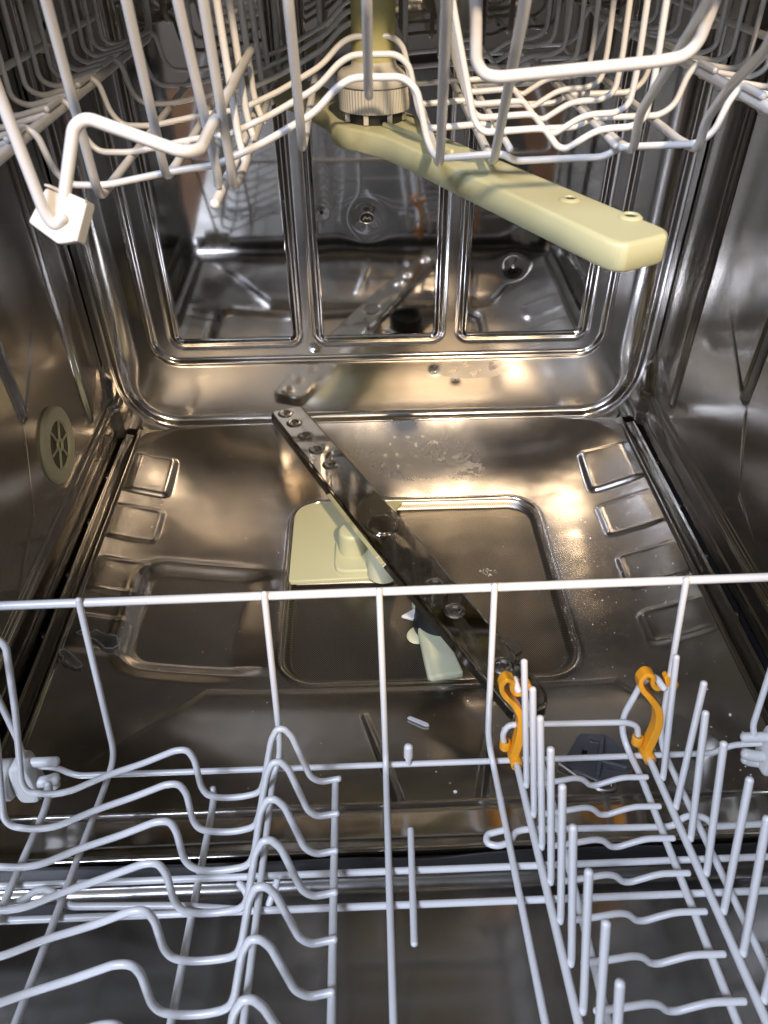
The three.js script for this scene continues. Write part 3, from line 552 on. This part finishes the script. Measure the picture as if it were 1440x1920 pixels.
  // orange tine clips
  const clip = (pts, label, tail, sx) => {
    const c = new THREE.CatmullRomCurve3(pts.map(p => V(p[0], p[1], 0)), false, 'centripetal').getPoints(70), up = [], dn = [];
    c.forEach((p, i) => { const q = c[Math.min(i + 1, 70)], o = c[Math.max(i - 1, 0)], t = i / 70, l = Math.hypot(q.x - o.x, q.y - o.y), nx = -(q.y - o.y) / l, ny = (q.x - o.x) / l, h = mix(0.0026, 0.00135, ss(0.05, 0.62, t)); up.push([p.x + nx * h, p.y + ny * h]); dn.push([p.x - nx * h, p.y - ny * h]); });
    const g = extr([...up, ...dn.reverse()], 0.0078, 0.0006, true); g.translate(0, 0, -0.006);
    const a = part('tine_clip', g, M.orange, lower, label);
    const s = lathe([[0.0026, -0.006], [0.0042, -0.006], [0.0042, 0.0005], [0.0037, 0.0012], [0.0037, 0.0062], [0.0026, 0.0066]], 24); s.rotateX(Math.PI / 2); s.translate(sx, 0.0, -0.0005); part('sleeve', s, M.orange, a);
    const s2 = lathe([[0.0024, -0.004], [0.0036, -0.004], [0.0036, 0.002], [0.0024, 0.002]], 20); s2.translate(sx - 0.006, 0.0095, -0.0042); part('sleeve', s2, M.orange, a);
    if (tail) { const b = extr(roundPoly(tail, 0.0006, 3), 0.005, 0.0005, true); b.translate(0, 0, -0.005); part('barb', b, M.orange, a); }
  };
  clip([[0.0685, 0.0035], [0.0702, 0.012], [0.0712, 0.025], [0.0702, 0.036], [0.0652, 0.0455], [0.0595, 0.0525], [0.0575, 0.059], [0.0602, 0.0638], [0.0635, 0.0622], [0.0638, 0.0565], [0.0672, 0.0528], [0.0712, 0.055]], 'left orange tine clip, behind the inner row of tines', [[0.0705, 0.0535], [0.0695, 0.0605], [0.0745, 0.0595], [0.0765, 0.055]], 0.0695);
  clip([[0.1515, 0.0035], [0.1535, 0.012], [0.1552, 0.025], [0.1532, 0.0365], [0.1468, 0.0465], [0.1412, 0.0535], [0.1395, 0.0595], [0.1425, 0.064], [0.1462, 0.0625], [0.1468, 0.057], [0.1502, 0.0535], [0.1545, 0.0555]], 'right orange tine clip, behind the outer row of tines', [[0.1535, 0.0605], [0.1552, 0.0622], [0.1632, 0.0555], [0.1622, 0.0505], [0.1555, 0.0545]], 0.1523);
  // wheel brackets at both rear corners
  for (const s of [-1, 1]) {
    const x = s * 0.2235;
    const body = extr(roundPoly([[-0.007, -0.013], [0.005, -0.013], [0.008, 0.001], [0.006, 0.0165], [-0.003, 0.0175], [-0.006, 0.006]].map(p => [x + s * (p[0] + 0.006), p[1]]), 0.004, 5), 0.016, 0.0022, true); body.translate(0, 0, -0.006);
    part('wheel_bracket', body, M.whitePlastic, lower);
    part('wire_clip', wireGeo([[x + s * 0.004, 0.0112, 0.0], [x - s * 0.006, 0.0108, -0.0005], [x - s * 0.0115, 0.0098, -0.0015]], 0.0032, 0.004, 12), M.whitePlastic, lower);
    part('wire_clip', wireGeo([[x + s * 0.004, -0.0015, 0.004], [x - s * 0.006, -0.001, 0.0035], [x - s * 0.0105, 0.0, 0.0025]], 0.0036, 0.004, 12), M.whitePlastic, lower);
    part('wire_clip', wireGeo([[x + s * 0.003, -0.0105, 0.001], [x - s * 0.006, -0.0085, 0.001], [x - s * 0.009, -0.0065, 0.001]], 0.0028, 0.004, 12), M.whitePlastic, lower);
    const w = lathe([[0.003, -0.005], [0.0105, -0.005], [0.0125, -0.003], [0.0125, 0.003], [0.0105, 0.005], [0.003, 0.005]], 32); w.rotateZ(Math.PI / 2); w.translate(s * 0.2415, 0.002, 0.004); part('wheel', w, M.whitePlastic, lower);
  }
}

// ---------------------------------------------------------------- scraps and crumbs lying in the tub
function scrap(name, out, label, category, mat, y, th, crumple) {
  const g = extr(roundPoly(out.map(p => [p[0], -p[1]]), 0.0012, 3), th, th * 0.2, true); g.rotateX(-Math.PI / 2);
  const p = g.attributes.position; for (let i = 0; i < p.count; i++) { const x = p.getX(i), z = p.getZ(i); p.setY(i, p.getY(i) + floorY(x, z) + y + crumple * noise(x * 220, z * 220, 3)); }
  g.computeVertexNormals(); const o = solo(name, g, mat, label, category);
  if (mat === M.clear) { const e = roundPoly(out, 0.0012, 3).map(q => [q[0], floorY(q[0], q[1]) + y + th + crumple * noise(q[0] * 220, q[1] * 220, 3), q[1]]); part('curled_edge', wireGeo([...e, e[0]], 0.0006, 0.001, 6), M.clearEdge, o); }
  return o;
}
scrap('plastic_shred', [[-0.251, 0.2885], [-0.2465, 0.2862], [-0.241, 0.2866], [-0.235, 0.2852], [-0.2265, 0.2868], [-0.2195, 0.2885], [-0.2185, 0.2925], [-0.2165, 0.297], [-0.2205, 0.3008], [-0.2275, 0.3000], [-0.2345, 0.2935], [-0.2425, 0.2912]], 'long torn shred of clear film on the left tub floor', 'plastic scrap', M.clear, 0.0012, 0.0007, 0.0035);
scrap('plastic_shred', [[-0.2575, 0.3085], [-0.2548, 0.3062], [-0.2515, 0.3078], [-0.2455, 0.3122], [-0.2395, 0.3175], [-0.2385, 0.3212], [-0.2425, 0.3222], [-0.2485, 0.3195], [-0.2535, 0.3175], [-0.2525, 0.3145], [-0.2552, 0.3125]], 'small curled shred of clear film in front of the longer shred at left', 'plastic scrap', M.clear, 0.0012, 0.0007, 0.0035);
scrap('plastic_sliver', [[0.0065, 0.3665], [0.009, 0.3645], [0.0215, 0.3725], [0.0225, 0.3755], [0.019, 0.3755]], 'thin clear sliver on the front tub floor beside the middle rack wire', 'plastic scrap', M.clearEdge, 0.0008, 0.001, 0.0006);
{
  const bits = scrap('grey_fragment', [[0.088, 0.282], [0.096, 0.277], [0.1055, 0.284], [0.1065, 0.2915], [0.1, 0.296]], 'grey notched fragment beside the spray arm on the filter screen', 'fragment', M.greyBit, -0.0035, 0.002, 0.0006);
  const b = thing('broken_bracket', 'dark grey broken plastic bracket on the floor under the right tines', 'bracket');
  b.position.set(0.134, floorY(0.134, 0.412) + 0.001, 0.412); b.rotation.y = -0.35;
  const o = roundPoly([[-0.022, -0.012], [-0.014, 0.014], [0.004, 0.019], [0.017, 0.010], [0.021, -0.008], [0.008, -0.019]], 0.003, 4), s = new THREE.Shape(); o.forEach((p, i) => i ? s.lineTo(...p) : s.moveTo(...p));
  for (const [cx, cy, w, h] of [[-0.003, 0.011, 0.004, 0.002], [-0.009, -0.001, 0.0022, 0.005], [0.009, -0.004, 0.0025, 0.004]]) { const q = new THREE.Path(); q.moveTo(cx - w, cy - h); q.lineTo(cx + w, cy - h); q.lineTo(cx + w, cy + h); q.lineTo(cx - w, cy + h); q.closePath(); s.holes.push(q); }
  const g = new THREE.ExtrudeGeometry(s, { depth: 0.002, bevelEnabled: true, bevelThickness: 0.0004, bevelSize: 0.0004, bevelSegments: 2 }); g.rotateX(-Math.PI / 2); part('plate', g, M.greyBit, b);
  part('rib', box(0.003, 0.006, 0.03, 0.001, 0.005, 0.002, 0.001), M.greyBit, b); part('rib', box(0.022, 0.007, 0.003, 0.008, 0.005, 0.006, 0.001), M.greyBit, b);
  part('spring', wireGeo([[-0.024, 0.003, 0.014], [-0.01, 0.002, 0.020], [0.006, 0.002, 0.025], [0.014, 0.003, 0.022], [0.012, 0.003, 0.016], [0.006, 0.003, 0.018]], 0.0011, 0.004), M.screw, b);
}
{
  const gs = [];
  const bit = (x, z, r, y0) => { const g = new THREE.IcosahedronGeometry(r, 0), p = g.attributes.position; for (let i = 0; i < p.count; i++) { const k = 0.75 + 0.5 * noise(p.getX(i) * 900 + x * 99, p.getY(i) * 900, p.getZ(i) * 900); p.setXYZ(i, p.getX(i) * k * 1.4, p.getY(i) * k * 0.6, p.getZ(i) * k); } g.rotateY(R(0, 6.3)); g.computeVertexNormals(); g.translate(x, y0 + r * 0.3, z); gs.push(g); };
  for (let i = 0; i < 150; i++) { const x = mix(0.02, 0.25, Math.pow(rnd(), 0.7)), z = R(0.12, 0.435); if (wellD(x, z) < 0.004) { if (rnd() < 0.3 && x > 0.03) bit(x, z, R(0.0004, 0.0009), trayY(x, z)); continue; } bit(x, z, R(0.0003, 0.00085) * (rnd() < 0.06 ? 1.9 : 1), floorY(x, z)); }
  for (let i = 0; i < 70; i++) { const x = R(-0.24, 0.05), z = R(0.03, 0.435); if (wellD(x, z) < 0.004) continue; bit(x, z, R(0.0002, 0.00055), floorY(x, z)); }
  for (let i = 0; i < 60; i++) { const z = R(0.12, 0.32), x = WELL[0] + 0.1205 + R(-0.003, 0.004); bit(x, z, R(0.0003, 0.0008), -0.031); }
  for (let i = 0; i < 26; i++) { const a = R(0, 6.3), q = R(0, 0.008); bit(0.091 + Math.cos(a) * q, 0.197 + Math.sin(a) * q * 0.6, R(0.0003, 0.0008), trayY(0.091, 0.197)); }
  for (let i = 0; i < 10; i++) bit(0.146 + R(-0.003, 0.003), 0.315 + R(-0.005, 0.005), R(0.0006, 0.0014), -0.032);
  solo('crumbs', strip(gs), M.crumb, 'scattered pale food crumbs over the right of the tub floor and filter', 'crumbs', 'stuff');
}

// ---------------------------------------------------------------- the kitchen round it: what the steel mirrors
function room(name, geo, mat) { const m = new THREE.Mesh(geo, mat); m.name = name; m.receiveShadow = m.castShadow = true; m.userData.kind = 'structure'; scene.add(m); return m; }
const wallM = std(lin(0.17, 0.145, 0.10), 0.8), ceilM = std(lin(0.27, 0.26, 0.235), 0.85);
const woodTex = tex(512, 512, (u, v) => { const k = 0.5 + 0.22 * fbm(u * 3, v * 22, 4) + 0.05 * noise(u * 8, v * 160, 3); return [0.62 * k + 0.12, 0.42 * k + 0.09, 0.26 * k + 0.06]; }, true);
room('kitchen_floor', box(3.6, 0.1, 3.2, 0.1, -0.27, 1.1, 0.001, 1), std(lin(1, 1, 1), 0.45, 0, { map: woodTex }));
room('kitchen_ceiling', strip([box(0.25, 0.1, 3.2, -1.575, 2.2, 1.1, 0.001, 1), box(2.55, 0.1, 3.2, 0.625, 2.2, 1.1, 0.001, 1), box(0.8, 0.1, 2.0, -1.05, 2.2, 0.5, 0.001, 1), box(0.8, 0.1, 0.3, -1.05, 2.2, 2.55, 0.001, 1)]), ceilM);
room('kitchen_wall', box(0.1, 2.5, 3.2, -1.6, 0.97, 1.1, 0.001, 1), wallM);
room('kitchen_wall_002', box(3.6, 2.5, 0.1, 0.1, 0.97, -0.42, 0.001, 1), wallM);
room('kitchen_wall_001', box(0.1, 2.5, 3.2, 1.8, 0.97, 1.1, 0.001, 1), wallM);
room('kitchen_wall_003', box(3.6, 2.5, 0.1, 0.1, 0.97, 2.62, 0.001, 1), std(lin(0.30, 0.28, 0.235), 0.8));
{
  const win = thing('kitchen_window', 'bright roof window in the kitchen ceiling', 'window');
  const pane = part('pane', new THREE.PlaneGeometry(0.7, 0.8), new THREE.MeshStandardMaterial({ color: 0x111111, emissive: 0xcfdaf6, emissiveIntensity: 28, side: THREE.DoubleSide }), win); pane.position.set(-1.05, 2.14, 1.95); pane.rotation.x = Math.PI / 2;
  part('frame', strip([box(0.05, 0.06, 0.9, -1.425, 2.17, 1.95, 0.004), box(0.05, 0.06, 0.9, -0.675, 2.17, 1.95, 0.004), box(0.7, 0.06, 0.05, -1.05, 2.17, 1.525, 0.004), box(0.7, 0.06, 0.05, -1.05, 2.17, 2.375, 0.004)]), M.whitePlastic, win);
  const lamp = thing('spot_lamp', 'small warm spot lamp below the kitchen ceiling, aimed into the dishwasher', 'lamp');
  lamp.position.copy(LAMP); lamp.lookAt(LAMP_AT);
  const sh = lathe([[0.0, -0.07], [0.026, -0.07], [0.030, -0.06], [0.034, 0.004], [0.031, 0.004], [0.029, -0.004]], 32); sh.rotateX(Math.PI / 2); part('shade', sh, M.whitePlastic, lamp);
  const di = new THREE.CircleGeometry(0.028, 32); part('lamp_glass', di, new THREE.MeshStandardMaterial({ color: 0x222222, emissive: 0xffe3c2, emissiveIntensity: 20 }), lamp);
  const st = new THREE.CylinderGeometry(0.008, 0.008, 0.50, 12); const sm = part('stem', st, M.whitePlastic, lamp); sm.position.set(0, 0.2, -0.17); sm.rotation.x = -0.7;
}
// kitchen units beside and above the machine
{
  const unitM = std(lin(0.34, 0.25, 0.15), 0.5), topM = std(lin(0.12, 0.11, 0.10), 0.35);
  for (const s of [-1, 1]) { const u = thing('base_unit', s < 0 ? 'brown kitchen base unit to the left of the dishwasher' : 'brown kitchen base unit to the right of the dishwasher', 'kitchen unit'); part('carcass', box(0.9, 0.8, 0.82, s * 0.76, 0.21, 0.05, 0.003), unitM, u); part('unit_door', box(0.58, 0.74, 0.02, s * 0.61, 0.215, 0.472, 0.003), unitM, u); }
  const t = thing('worktop', 'dark kitchen worktop above the dishwasher', 'worktop'); part('slab', box(2.4, 0.035, 0.88, 0, 0.6525, 0.075, 0.004), topM, t);
}
renderer.render(scene, camera);
